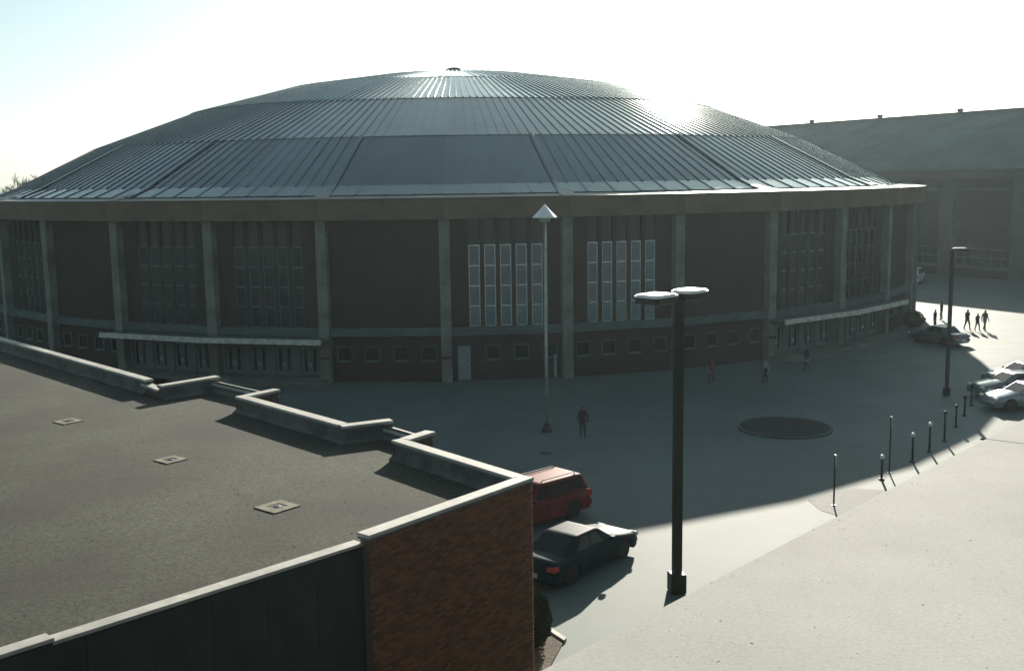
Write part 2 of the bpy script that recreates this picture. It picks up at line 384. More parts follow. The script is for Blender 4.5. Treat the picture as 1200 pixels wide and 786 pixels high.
# small dark plates on the columns
pl = MB(); pl.box(-.3, .3, -RC-.03, -RC-.002, 1.55, 1.72); plm = pl.mesh('column_plate', 'black')
for k in (-1, 0, 2, 3): link('column_plate', plm, arena, None, col_rot(k))

# dome: rings of panels with raised ribs
roof = link('roof', MB().lathe([(43.2, 11.2), (42.0, 12.2), (34.9, 15.7), (26.2, 19.0), (17, 21.5), (8.5, 22.85), (1.6, 23.2)], 72).mesh('roof', 'black'), arena)
def roof_panel(ra, za, rb, zb, nr, rib_h, rib_w, lap):
    """a wedge 10 degrees wide from the outer radius ra up to the inner rb"""
    m = MB(); sl = Vector((0, ra-rb, zb-za)).normalized(); nrm = Vector((0, -sl.z, sl.y))
    def P(ang, r, z, lift):
        q = Vector((0, -r, z))+nrm*lift
        return Vector((math.sin(ang)*-q.y, math.cos(ang)*q.y, q.z))
    prof = []
    for i in range(nr):
        c0 = (i/nr-.5)*ST; c1 = ((i+1)/nr-.5)*ST
        prof.append((c0, i))
    vs = []; fs = []
    cols = []
    for i in range(nr):
        t0 = (i/nr-.5)*ST
        hw_o = rib_w/2
        seq = [('v', -1, 0), ('t', -.55, rib_h), ('t', .55, rib_h), ('v', 1, 0)]
        for _, s_, h_ in seq: cols.append((t0, s_*hw_o, h_))
    cols.append((ST/2, -rib_w/2, 0))
    for (t, off, h_) in cols:
        for (r, z, l0) in ((ra, za, lap), (rb, zb, 0)):
            ang = t+off/r
            vs.append(P(ang, r, z, h_+l0))
    for i in range(len(cols)-1): fs.append((i*2, i*2+2, i*2+3, i*2+1))
    # outer lip
    o = len(vs)
    for (t, off, h_) in cols: vs.append(P(t+off/ra, ra, za, -.03))
    for i in range(len(cols)-1): fs.append((i*2, o+i, o+i+1, i*2+2))
    return m.add(vs, fs)
RNG = [(41.8, 12.62, 35.02, 16.05, 8, .065, .12, .015), (35.08, 16.05, 26.3, 19.34, 8, .075, .12, .015), (26.36, 19.33, 17, 21.85, 8, .10, .15, .03),
       (17.1, 21.8, 8.5, 23.18, 4, .08, .16, .06), (8.6, 23.16, 1.9, 23.6, 2, .06, .12, .04)]
EV = (43.45, 11.95, 41.72, 12.66, 4, .06, .14, .06)
for spec in RNG+[EV]:
    me = roof_panel(*spec).mesh('roof_panel', 'roof')
    for k in range(NB): link('roof_panel', me, roof, None, bay_rot(k))
# flat flashing between the dome and the fascia
fl = MB(); h1 = r1*math.tan(ST/2); h2 = 43.2*math.tan(ST/2)
fl.add([(-h1, -r1+.02, ZT+.006), (h1, -r1+.02, ZT+.006), (h2, -43.2, 11.93), (-h2, -43.2, 11.93)], [(0, 1, 2, 3)])
flm = fl.mesh('flashing', 'flash')
for k in range(NB): link('flashing', flm, roof, None, bay_rot(k))
# raised expansion battens every second column, ending in a bent metal saddle
bt = MB()
for (ra, za, rb, zb) in ((43.5, 12.0, 41.8, 12.68), (41.8, 12.70, 35.1, 16.1)):
    bt.add([(-.16, -ra, za+.02), (.16, -ra, za+.02), (.16, -rb, zb+.02), (-.16, -rb, zb+.02), (-.1, -ra, za+.07), (.1, -ra, za+.07), (.1, -rb, zb+.07), (-.1, -rb, zb+.07)],
           [(4, 5, 6, 7), (0, 1, 5, 4), (1, 2, 6, 5), (2, 3, 7, 6), (3, 0, 4, 7)])
btm = bt.mesh('expansion_batten', 'roof')
sdl = MB(); sdl.add([(-.5, -r1-.02, ZT+.03), (.7, -r1-.02, ZT+.03), (.25, -43.2, 12.25), (-.25, -43.2, 12.25), (-.5, -r1-.02, ZT-.05), (.7, -r1-.02, ZT-.05)],
                    [(0, 1, 2, 3), (4, 5, 1, 0), (0, 3, 4), (1, 5, 2)]); sdm = sdl.mesh('saddle_flashing', 'flash')
for k in range(-17, 18, 2): link('expansion_batten', btm, roof, None, col_rot(k)); link('saddle_flashing', sdm, roof, None, col_rot(k))
# the cap at the top
cp = MB().lathe([(1.9, 23.62), (1.9, 23.82), (.9, 23.9), (.85, 24.15), (.55, 24.3), (.1, 24.36)], 20); c = cp.build('roof_cap', 'cap_dark', arena, True)
lg = MB().lathe([(.07, 23.4), (.07, 23.7)], 6).mesh('cap_leg', 'cap_dark')
for i in range(8): link('cap_leg', lg, c, (1.5*math.cos(i*PI/4), 1.5*math.sin(i*PI/4), 0))

# ------------------------------------------------------------------ the hall behind, to the right
P1 = at(1198, 330); P0 = at(1100, 322)
du = (P0-P1).normalized(); dn = Vector((-du.y, du.x, 0))
if dn.dot(Vector((0, 1, 0))) < 0: dn = -dn
hall = thing('field_house', 'long gabled brick hall with grey roof behind the round arena', 'building', P1, math.atan2(du.y, du.x))
# local x runs along the wall away to the left, local y into the building
sy = 1 if (RZ(math.atan2(du.y, du.x)) @ Vector((0, 1, 0))).dot(dn) > 0 else -1
X0, X1, DEP, EZ, RZH = -45, 95, 50, 13.3, 21.9
def hb(m, x0, x1, y0, y1, z0, z1, mi=0, ch=0.): 
    a, b = (y0, y1) if sy > 0 else (-y1, -y0); return m.box(x0, x1, a, b, z0, z1, mi, None, ch)
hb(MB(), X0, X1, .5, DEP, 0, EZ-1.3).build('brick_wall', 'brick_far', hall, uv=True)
rm = MB(); s = sy
rm.add([(X0-1, -1.1*s, EZ), (X1+1, -1.1*s, EZ), (X1+1, 25*s, RZH), (X0-1, 25*s, RZH), (X0-1, (DEP+1)*s, EZ), (X1+1, (DEP+1)*s, EZ),
        (X0-1, -1.1*s, EZ-1.1), (X1+1, -1.1*s, EZ-1.1), (X0-1, (DEP+1)*s, EZ-1.1), (X1+1, (DEP+1)*s, EZ-1.1)],
       [(0, 1, 2, 3), (3, 2, 5, 4), (6, 7, 9, 8)], 0)
rm.add([(X0-1, -1.1*s, EZ), (X1+1, -1.1*s, EZ), (X0-1, -1.1*s, EZ-1.1), (X1+1, -1.1*s, EZ-1.1), (X0-1, (DEP+1)*s, EZ), (X1+1, (DEP+1)*s, EZ), (X0-1, (DEP+1)*s, EZ-1.1), (X1+1, (DEP+1)*s, EZ-1.1), (X0-1, 25*s, RZH), (X1+1, 25*s, RZH)],
       [(0, 2, 3, 1), (4, 5, 7, 6), (0, 8, 4, 6, 2), (1, 3, 7, 5, 9)], 1)
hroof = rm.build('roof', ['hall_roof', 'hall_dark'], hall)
seam = MB(); seam.tube([(0, -1.05*s, EZ+.01), (0, 25*s, RZH+.01)], .02, 4); seamm = seam.mesh('roof_seam', 'hall_roof')
for i in range(int((X1-X0)/5)): link('roof_seam', seamm, hroof, (X0+2+i*5, 0, 0), 0)
hb(MB(), X0-1, X1+1, 24.7, 25.3, RZH-.1, RZH+.12).build('ridge_cap', 'hall_dark', hroof)
vm = MB().lathe([(.4, 0), (.4, .3), (.55, .36), (.45, .6), (.15, .68)], 14).mesh('roof_vent', 'cap_dark')
for px, py in ((951, 151), (1031, 145), (1125, 138)):
    # point on the ridge under this sight line
    d = FW*1260+RT*(px-600)-UP*(py-393); a = P1+dn*25; t = ((a.x*du.y-a.y*du.x)/(d.x*du.y-d.y*du.x)); q = Vector((d.x*t, d.y*t, 0))-P1
    link('roof_vent', vm, hroof, (q.dot(du), 25*s, RZH), 0)
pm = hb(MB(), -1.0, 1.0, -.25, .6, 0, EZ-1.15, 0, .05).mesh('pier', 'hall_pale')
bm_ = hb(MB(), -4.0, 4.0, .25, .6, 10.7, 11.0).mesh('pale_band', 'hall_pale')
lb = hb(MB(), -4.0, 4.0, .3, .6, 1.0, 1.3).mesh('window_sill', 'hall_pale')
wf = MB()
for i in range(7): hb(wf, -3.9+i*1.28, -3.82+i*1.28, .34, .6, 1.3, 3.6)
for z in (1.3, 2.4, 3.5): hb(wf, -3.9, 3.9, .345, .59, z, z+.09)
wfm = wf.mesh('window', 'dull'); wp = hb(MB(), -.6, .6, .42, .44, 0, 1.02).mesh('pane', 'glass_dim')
xp = 5.5
def hallx(px, py=300):
    d = FW*1260+RT*(px-600)-UP*(py-393); t = ((P1.x*du.y-P1.y*du.x)/(d.x*du.y-d.y*du.x)); return (Vector((d.x*t, d.y*t, 0))-P1).dot(du)
xa = hallx(1108); xb_ = hallx(1193); pit = xa-xb_
for i in range(-3, 8):
    x = xb_+i*pit
    if x > X1 or x < X0: continue
    link('pier', pm, hall, (x, 0, 0), 0)
    sx = (pit-2)/8.
    b1 = link('pale_band', bm_, hall, (x+pit/2, 0, 0), 0); b1.scale = (sx, 1, 1)
    f = link('window', wfm, hall, (x+pit/2, 0, 0), 0); f.scale = (sx, 1, 1)
    sl_ = link('window_sill', lb, f)
    for cx in range(6):
        for cz in (1.39, 2.49): link('pane', wp, f, (-3.22+cx*1.28, 0, cz-.04), 0)

# ------------------------------------------------------------------ near flat-roofed building on the left
ZC = 5.5; ZR = 4.95; CT = .13
A = at(432, 623, ZC); B = at(613, 559.5, ZC); Cc = at(469, 515.5, ZC); D = at(500, 506, ZC)
E_ = at(452, 492, ZC); F = at(406, 497.5, ZC); G = at(284, 464, ZC); G2 = at(320, 456.5, ZC)
Hh = at(250, 441, ZC); I = at(192, 450.5, ZC); J = at(172, 443.5, ZC); K = at(0, 396, ZC)
K2 = K+(K-J).normalized()*14
nearb = thing('brick_annex', 'low flat roofed brick building with gravel roof and stepped pale coping', 'building', (0, 0, 0))
W2 = .17
def wall_run(a, b, ztop, name_mat='brick_near', cap=True, ext0=0., ext1=0., w=W2, edge=True, zbase=0.):
    d = (b-a); L = d.length; d.normalize(); T = Matrix.Translation((a.x, a.y, 0)) @ RZ(math.atan2(d.y, d.x))
    m = MB(); m.box(-w+.045, L+w-.045, -w+.04, w-.04, zbase, ztop-CT, 0, T); m.build('parapet_wall', name_mat, nearb, uv=True)
    if cap:
        m = MB(); m.box(-w-.02+ext0, L+w+.02-ext1, -w-.02, w+.02, ztop-CT+.05, ztop, 0, T, .012)
        c = m.build('coping', 'coping', nearb)
        m = MB(); m.box(-w+ext0, L+w-ext1, -w, w, ztop-CT, ztop-CT+.052, 0, T); m.build('drip_edge', 'coping_edge', c)
    return T, L
rnd2 = random.Random(11)
WB = W2-.04
# brick facade A-B, laid brick by brick
dAB = (B-A).normalized(); nAB = Vector((dAB.y, -dAB.x, 0)); LAB = (B-A).length
TAB = Matrix.Translation((A.x, A.y, 0)) @ RZ(math.atan2(dAB.y, dAB.x))
m = MB(); m.box(-.12, LAB+W2, -WB, WB, 0, ZC-CT, 0, TAB); m.build('mortar_backing', 'mortar', nearb)
bkm = MB(); bkm.box(-.1015, .1015, -.02, .02, -.0275, .0275, ch=.004); bkm = bkm.mesh('brick', 'brick')
spots = []; cut = []
row = 0; z = .035
while z < ZC-CT-.03:
    x = -.12+(.1075 if row % 2 else 0)+.1
    cut.append((-.12, x-.1015-.019, z))
    while x < LAB+W2-.105:
        spots.append((x, z))
        x += .2205
    cut.append((x-.1015, LAB+W2-.004, z))
    z += .0755; row += 1
spots.sort(key=lambda q: ((TAB @ Vector((q[0], -WB, q[1])))-Vector((0, 0, CAM_H))).length)
rot = math.atan2(dAB.y, dAB.x); rest = MB()
for i, (x, z) in enumerate(spots):
    p = TAB @ Vector((x, -WB-.006-rnd2.random()*.006, z))
    if i < 300:
        o = link('brick', bkm, nearb, p, rot)
    else:
        T = Matrix.Translation(p) @ RZ(rot); rest.box(-.1015, .1015, -.02, .02, -.0275, .0275, 0, T)
for a_, b_, z in cut:
    if b_-a_ > .03:
        rest.box(a_, b_, -WB-.028, -WB+.01, z-.0275, z+.0275, 0, TAB)
tag(rest.build('brickwork', 'brick', nearb), kind='stuff')
def coping_only(a, b, ztop, e0=0., e1=0.):
    d = (b-a); L = d.length; d.normalize(); T = Matrix.Translation((a.x, a.y, 0)) @ RZ(math.atan2(d.y, d.x))
    m = MB(); m.box(-W2+e0, L+W2+.02-e1, -W2-.02, W2+.02, ztop-CT+.05, ztop, 0, T, .012); c = m.build('coping', 'coping', nearb)
    m = MB(); m.box(-W2+.01+e0, L+W2-e1, -W2, W2, ztop-CT, ztop-CT+.052, 0, T); m.build('drip_edge', 'coping_edge', c)
coping_only(A, B, ZC)
eps = .003
def run(a, b, z, e0=0., e1=0.): wall_run(a, b, z, 'stucco_brick' if False else 'brick_near', True, e0, e1)
# inner faces are rendered: a thin coat stands on the roof side
def coat(a, b, side):
    d = (b-a); L = d.length; d.normalize(); T = Matrix.Translation((a.x, a.y, 0)) @ RZ(math.atan2(d.y, d.x))
    y0 = (W2-.04)*side; m = MB(); m.box(-W2-.002, L+W2+.002, min(y0, y0+.015*side), max(y0, y0+.015*side), ZR-.02, ZC-CT-.003, 0, T)
    m.add([(-W2, y0+.015*side, ZR+.12), (L+W2, y0+.015*side, ZR+.12), (L+W2, y0+.16*side, ZR+.01), (-W2, y0+.16*side, ZR+.01)], [(0, 1, 2, 3), (3, 2, 1, 0)][:1], 0, T)
    m.build('render_coat', 'stucco', nearb)
cw = W2*2+.04
run(B, Cc, ZC-.003, cw, 0); run(Cc, D, ZC, cw, 0); run(D, E_, ZC-.22, .1, .1); run(E_, F, ZC, 0, 0); run(F, G, ZC-.003, cw, 0)
run(G, G2, ZC, cw, 0); run(G2, Hh, ZC-.22, .1, .1); run(Hh, I, ZC, 0, 0); run(I, J, ZC-.2, cw, 0); run(J, K2, ZC-.003, 0, 0)
for a, b in ((B, Cc), (Cc, D), (D, E_), (E_, F), (F, G), (G, G2), (G2, Hh), (Hh, I), (J, K2)): coat(a, b, 1)
# lower front edge to the left of the brick face, with dark cladding
Q0 = at(420, 634, ZC-.22); Q1 = at(52, 750, ZC-.22); Q2 = at(58, 744, ZC-.08); Q3 = Q2+(Q2-at(420, 629, ZC-.08)).normalized()*9
def edge_run(a, b, zt):
    d = (b-a); L = d.length; d.normalize(); T = Matrix.Translation((a.x, a.y, 0)) @ RZ(math.atan2(d.y, d.x))
    m = MB(); m.box(-.2, L, -.12, .12, 0, zt-.07, 0, T); m.build('clad_wall', 'darkwall', nearb)
    m = MB(); m.box(-.15, L+.01, -.16, .16, zt-.07, zt, 0, T, .012); c = m.build('coping', 'coping', nearb)
    pnl = MB(); pnl.box(0, 1.19, -.145, -.122, 0.02, zt-.1, ch=.006); pm_ = pnl.mesh('clad_panel', 'darkwall')
    for i in range(int(L/1.2)): link('clad_panel', pm_, nearb, T @ Vector((L-1.2*(i+1), 0, 0)), math.atan2(d.y, d.x))
edge_run(Q1, Q0, ZC-.22); edge_run(Q3, Q2, ZC-.08)
# roof sheet of gravel
poly = [Q3, Q1, Q0, A, B, Cc, D, E_, F, G, G2, Hh, I, J, K2, K2+Vector((-9, -9, 0)), Q3+Vector((-14, 10, 0))]
bmr = bmesh.new(); vsb = [bmr.verts.new((p.x, p.y, ZR)) for p in poly]; bmr.faces.new(vsb); bmesh.ops.triangulate(bmr, faces=bmr.faces[:])
me = bpy.data.meshes.new('gravel_roof'); bmr.to_mesh(me); bmr.free(); me.materials.append(MT['gravel'])
if me.polygons[0].normal.z < 0: me.flip_normals()
gr = link('gravel_roof', me, nearb)
def inside(x, y):
    c = False; j = len(poly)-1
    for i in range(len(poly)):
        if ((poly[i].y > y) != (poly[j].y > y)) and x < (poly[j].x-poly[i].x)*(y-poly[i].y)/(poly[j].y-poly[i].y)+poly[i].x: c = not c
        j = i
    return c
st = MB(); rs = random.Random(5); cnt = 0
while cnt < 6000:
    x = rs.uniform(-22, 1); y = rs.uniform(12, 48)
    if not inside(x, y) or abs(x/y) > .62: continue
    if rs.random() > min(1, (22/y)**1.5): continue
    r = rs.uniform(.008, .018)*(1.6 if rs.random() < .08 else 1); a = rs.uniform(0, 6)
    vs = [(x+r*math.cos(a+i*PI/2)*rs.uniform(.7, 1.2), y+r*math.sin(a+i*PI/2)*rs.uniform(.7, 1.2), ZR+.002) for i in range(4)]+[(x, y, ZR+r*rs.uniform(.3, .6))]
    st.add(vs, [(0, 1, 4), (1, 2, 4), (2, 3, 4), (3, 0, 4)]); cnt += 1
tag(st.build('loose_gravel', 'stone', nearb), kind='stuff')
# roof drains
def drain(px, py, label, s_=1.):
    p = at(px, py, ZR); r = thing('roof_drain', label, 'roof drain', (p.x, p.y, ZR+.002), rot, 'drains on the gravel roof')
    m = MB()
    for (a, b, c, d) in ((-.5, .5, -.5, -.24), (-.5, .5, .24, .5), (-.5, -.24, -.24, .24), (.24, .5, -.24, .24)): m.box(a*s_, b*s_, c*s_, d*s_, 0, .025)
    m.build('collar', 'collar', r)
    m = MB(); m.box(-.24*s_, .24*s_, -.24*s_, .24*s_, 0, .015); m.build('sump', 'black', r)
    m = MB().lathe([(.13*s_, .01), (.13*s_, .02), (.06*s_, .035)], 10); m.build('strainer', 'steel_dark', r)
drain(325, 594, 'square pale collar roof drain nearest the brick front edge', .8); drain(200, 539, 'middle of the three roof drains in the gravel', .68)
drain(80, 494, 'small faint roof drain farthest to the left by the back coping', .7)

# ------------------------------------------------------------------ terrace in the foreground
ZTR = 11.25
e0 = at(612, 787, ZTR); e1 = at(1198, 487, ZTR); de = (e1-e0).normalized(); ne = Vector((de.y, -de.x, 0))
L0 = e0-de*14; TT = Matrix.Translation((L0.x, L0.y, 0)) @ RZ(math.atan2(de.y, de.x))
deck = thing('terrace', 'sunlit concrete terrace roof across the lower right corner', 'terrace', (0, 0, 0))
m = MB(); LT = 60
m.box(0, LT, -30, -.02, ZTR-.5, ZTR, 0, TT, .02); m.build('deck_slab', 'terrace', deck)
m = MB(); m.box(0, LT, -29.8, -.25, -.02, ZTR-.502, 0, TT); m.build('wall_below', 'brick_near', deck, uv=True)
j0 = at(1149, 513.3, ZTR); j1 = at(1199, 519.5, ZTR); dj = (j1-j0).normalized()
m = MB(); m.tube([j0+Vector((0, 0, -.004)), j0+dj*3+Vector((0, 0, -.004))], .006, 5); tag(m.build('joint_sealant', 'black', deck))
gq = MB(); rs = random.Random(9); cnt = 0
while cnt < 5000:
    u = rs.uniform(8, 34); v = -rs.random()**1.3*9-.01
    p = TT @ Vector((u, v, 0)); dist = math.hypot(p.x, p.y)
    if dist > 12 or p.y < 1: continue
    if rs.random() > (3.0/dist)**1.2: continue
    r = rs.uniform(.0015, .0045)*(1.6 if rs.random() < .1 else 1); a = rs.uniform(0, 6)
    vs = [(p.x+r*math.cos(a+i*2.1)*rs.uniform(.7, 1.3), p.y+r*math.sin(a+i*2.1)*rs.uniform(.7, 1.3), ZTR) for i in range(3)]+[(p.x, p.y, ZTR+r*.3)]
    gq.add(vs, [(0, 1, 3), (1, 2, 3), (2, 0, 3)]); cnt += 1
tag(gq.build('grit', 'grit', deck), kind='stuff')

# ------------------------------------------------------------------ beds and paving pieces
pc = (at(865, 501)+at(971, 501))/2; pc = Vector((13.95, 54.0, 0))
m = MB(); n = 48
m.lathe([(2.38, .004), (2.38, .10), (2.26, .10), (2.26, .02)], n, cap=False); m.build('kerb_ring', 'belt', None)
kr = bpy.data.objects['kerb_ring']
bed = thing('round_planting_bed', 'round dark planting bed set flush in the shaded plaza', 'planting bed', pc)
kr.parent = bed
m = MB(); rs = random.Random(2)
vs = [(0, 0, .10)]; fs = []
for i, r in enumerate((.6, 1.2, 1.8, 2.27)):
    for k in range(32):
        a = 2*PI*k/32; vs.append((r*math.cos(a), r*math.sin(a), .03+(.06 if r < 2.2 else .0)+rs.uniform(-.02, .02)))
for k in range(32): fs.append((0, 1+k, 1+(k+1) % 32))
for i in range(3):
    for k in range(32): fs.append((1+i*32+k, 1+(i+1)*32+k, 1+(i+1)*32+(k+1) % 32, 1+i*32+(k+1) % 32))
m.add(vs, fs).build('mulch', 'mulch', bed)
def flat(name, pts, z, mt, th=.0):
    m = MB(); m.prism([(p.x, p.y) for p in pts], z-.003, z+th); return tag(m.build(name, mt), kind='structure')
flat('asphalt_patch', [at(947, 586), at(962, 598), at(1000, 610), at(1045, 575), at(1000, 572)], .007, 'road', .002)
flat('soil_bed', [at(641, 737), at(662, 750), at(640, 790), at(615, 790), at(615, 737)], .007, 'soil', .03)
flat('kerb', [at(641, 735), at(664, 750), at(661, 753), at(640, 739)], .004, 'coping', .08)
# drain plate by the tall lamp
flat('manhole_cover', [at(640, 531)+Vector((.35*math.cos(i*PI/8), .35*math.sin(i*PI/8), 0)) for i in range(16)], .007, 'black', .003)
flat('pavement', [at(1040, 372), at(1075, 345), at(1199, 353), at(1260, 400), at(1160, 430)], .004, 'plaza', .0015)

# ------------------------------------------------------------------ lamps and posts
def twin_lamp():
    b = at(793, 693); t = thing('twin_street_lamp', 'tall dark square pole with two flat white topped lamp heads', 'street lamp', b)
    h1_, h2_ = at(769, 345, 9.45), at(808.5, 339.5, 9.45)
    MB().box(-.13, .13, -.13, .13, .5, 9.3, ch=.015).build('pole', 'steel_dark', t, rz=R(8))
    MB().box(-.24, .24, -.24, .24, 0, .62, ch=.03).build('pole_base', 'steel_dark', t, rz=R(8))
    d = (h2_-h1_); ang = math.atan2(d.y, d.x)
    for h, ex in ((h1_, .12), (h2_, .5)):
        l = h-b; o = link('lamp_head', None, t)
        col.objects.unlink(o); bpy.data.objects.remove(o)
        poly = [(.52*math.copysign(abs(math.cos(a))**ex, math.cos(a)), .44*math.copysign(abs(math.sin(a))**ex, math.sin(a))) for a in [i*PI/12 for i in range(24)]]
        m = MB(); m.prism([(x*.97, y*.97) for x, y in poly], -.20, -.02, 1); m.prism(poly, -.019, .03, 0); m.prism([(x*.9, y*.9) for x, y in poly], .031, .07, 0)
        hd = m.build('lamp_head', ['white', 'steel_dark'], t, loc=(l.x, l.y, 9.4), rz=ang)
        m = MB(); m.prism([(x*.75, y*.75) for x, y in poly], -.23, -.201); m.build('lens', 'lens', hd)
        c = Vector((0, 0, 9.3)); m = MB(); e = Vector((l.x, l.y, 9.3)); e2 = c+(e-c)*.6; m.tube([c, e2], .06, 8); m.build('arm', 'steel_dark', t)
    m = MB(); m.box(-.16, .16, -.16, .16, 9.16, 9.36, ch=.01); m.build('pole_cap', 'steel_dark', t, rz=R(8))
twin_lamp()
def cone_lamp():
    b = at(641, 505); t = thing('cone_topped_lamp', 'slender pale lamp post with pointed white conical shade in the plaza', 'street lamp', b)
    MB().lathe([(.10, .3), (.085, 3), (.065, 11.05)], 12).build('pole', 'steel_pale', t, True)
    MB().lathe([(.28, 0), (.28, .12), (.17, .3), (.12, .42)], 16).build('pole_base', 'cap_dark', t, True)
    MB().lathe([(.60, 10.92), (.62, 10.96), (.33, 11.25), (.06, 11.55), (.02, 11.6)], 8).build('lamp_shade', 'white', t)
    MB().lathe([(.25, 10.72), (.3, 10.9)], 12).build('lens', 'lens', t)
cone_lamp()
def single_lamp():
    b = at(1109, 463); t = thing('single_street_lamp', 'tall dark lamp post with one small flat head beside the dark parked car', 'street lamp', b)
    MB().box(-.09, .09, -.09, .09, .4, 8.55, ch=.01).build('pole', 'steel_dark', t)
    MB().box(-.16, .16, -.16, .16, 0, .45, ch=.02).build('pole_base', 'steel_dark', t)
    m = MB(); m.box(.02, .72, -.2, .2, 8.42, 8.55, 1, None, .02); m.box(.03, .71, -.19, .19, 8.551, 8.62, 0, None, .02)
    hd = m.build('lamp_head', ['white', 'steel_dark'], t, rz=R(-10)); MB().box(.12, .62, -.14, .14, 8.395, 8.419).build('lens', 'lens', hd)
single_lamp()
# bollards and sign posts
BL = ((1033, 562, 1.05, 1), (1069, 541, 1.3, 1), (1089, 529, 1.35, 1), (1106.5, 517, 1.5, 0), (1120, 500, 1.15, 0), (1130, 487, 1.1, 0), (1138, 475, 1.2, 0))
bname = ['nearest and shortest bollard with a pale round head, next to a sign post', 'second bollard with a pale round head past the tall sign post',
         'third and farthest bollard with a pale round head', 'tallest dark plain bollard, just beyond the pale headed ones', 'dark plain bollard standing below the single lamp post',
         'dark plain bollard second from the silver cars', 'dark plain bollard closest to the parked silver cars']
for (px, py, h, gl), lab in zip(BL, bname):
    p = at(px, py); t = thing('bollard', lab, 'bollard', p, 0, 'bollards along the edge of the plaza')
    MB().lathe([(.052, 0), (.052, h-.14)], 12).build('post', 'steel_dark', t, True)
    MB().lathe([(.12, 0), (.12, .05), (.08, .07)], 12).build('footing', 'steel_dark', t)
    if gl: MB().lathe([(.05, h-.14), (.09, h-.10), (.10, h-.03), (.07, h+.03), (.02, h+.05)], 12).build('head', 'white', t, True)
    else: MB().lathe([(.08, h-.14), (.09, h-.05), (.05, h), (.01, h+.01)], 12).build('head', 'steel_dark', t, True)
def sign(px, py, h, lab):
    p = at(px, py); t = thing('sign_post', lab, 'sign post', p, R(62))
    MB().lathe([(.035, 0), (.035, h)], 8).build('post', 'steel_dark', t)
    MB().box(-.15, .15, -.05, -.038, h-.48, h-.03, ch=.004).build('sign_plate', 'steel_pale', t)
    MB().lathe([(.09, 0), (.09, .03)], 10).build('footing', 'steel_dark', t)
sign(977, 592, 2.05, 'thin sign post standing alone on the small dark paving patch')
sign(1042, 554, 2.5, 'tall thin sign post seen edge on among the bollards')

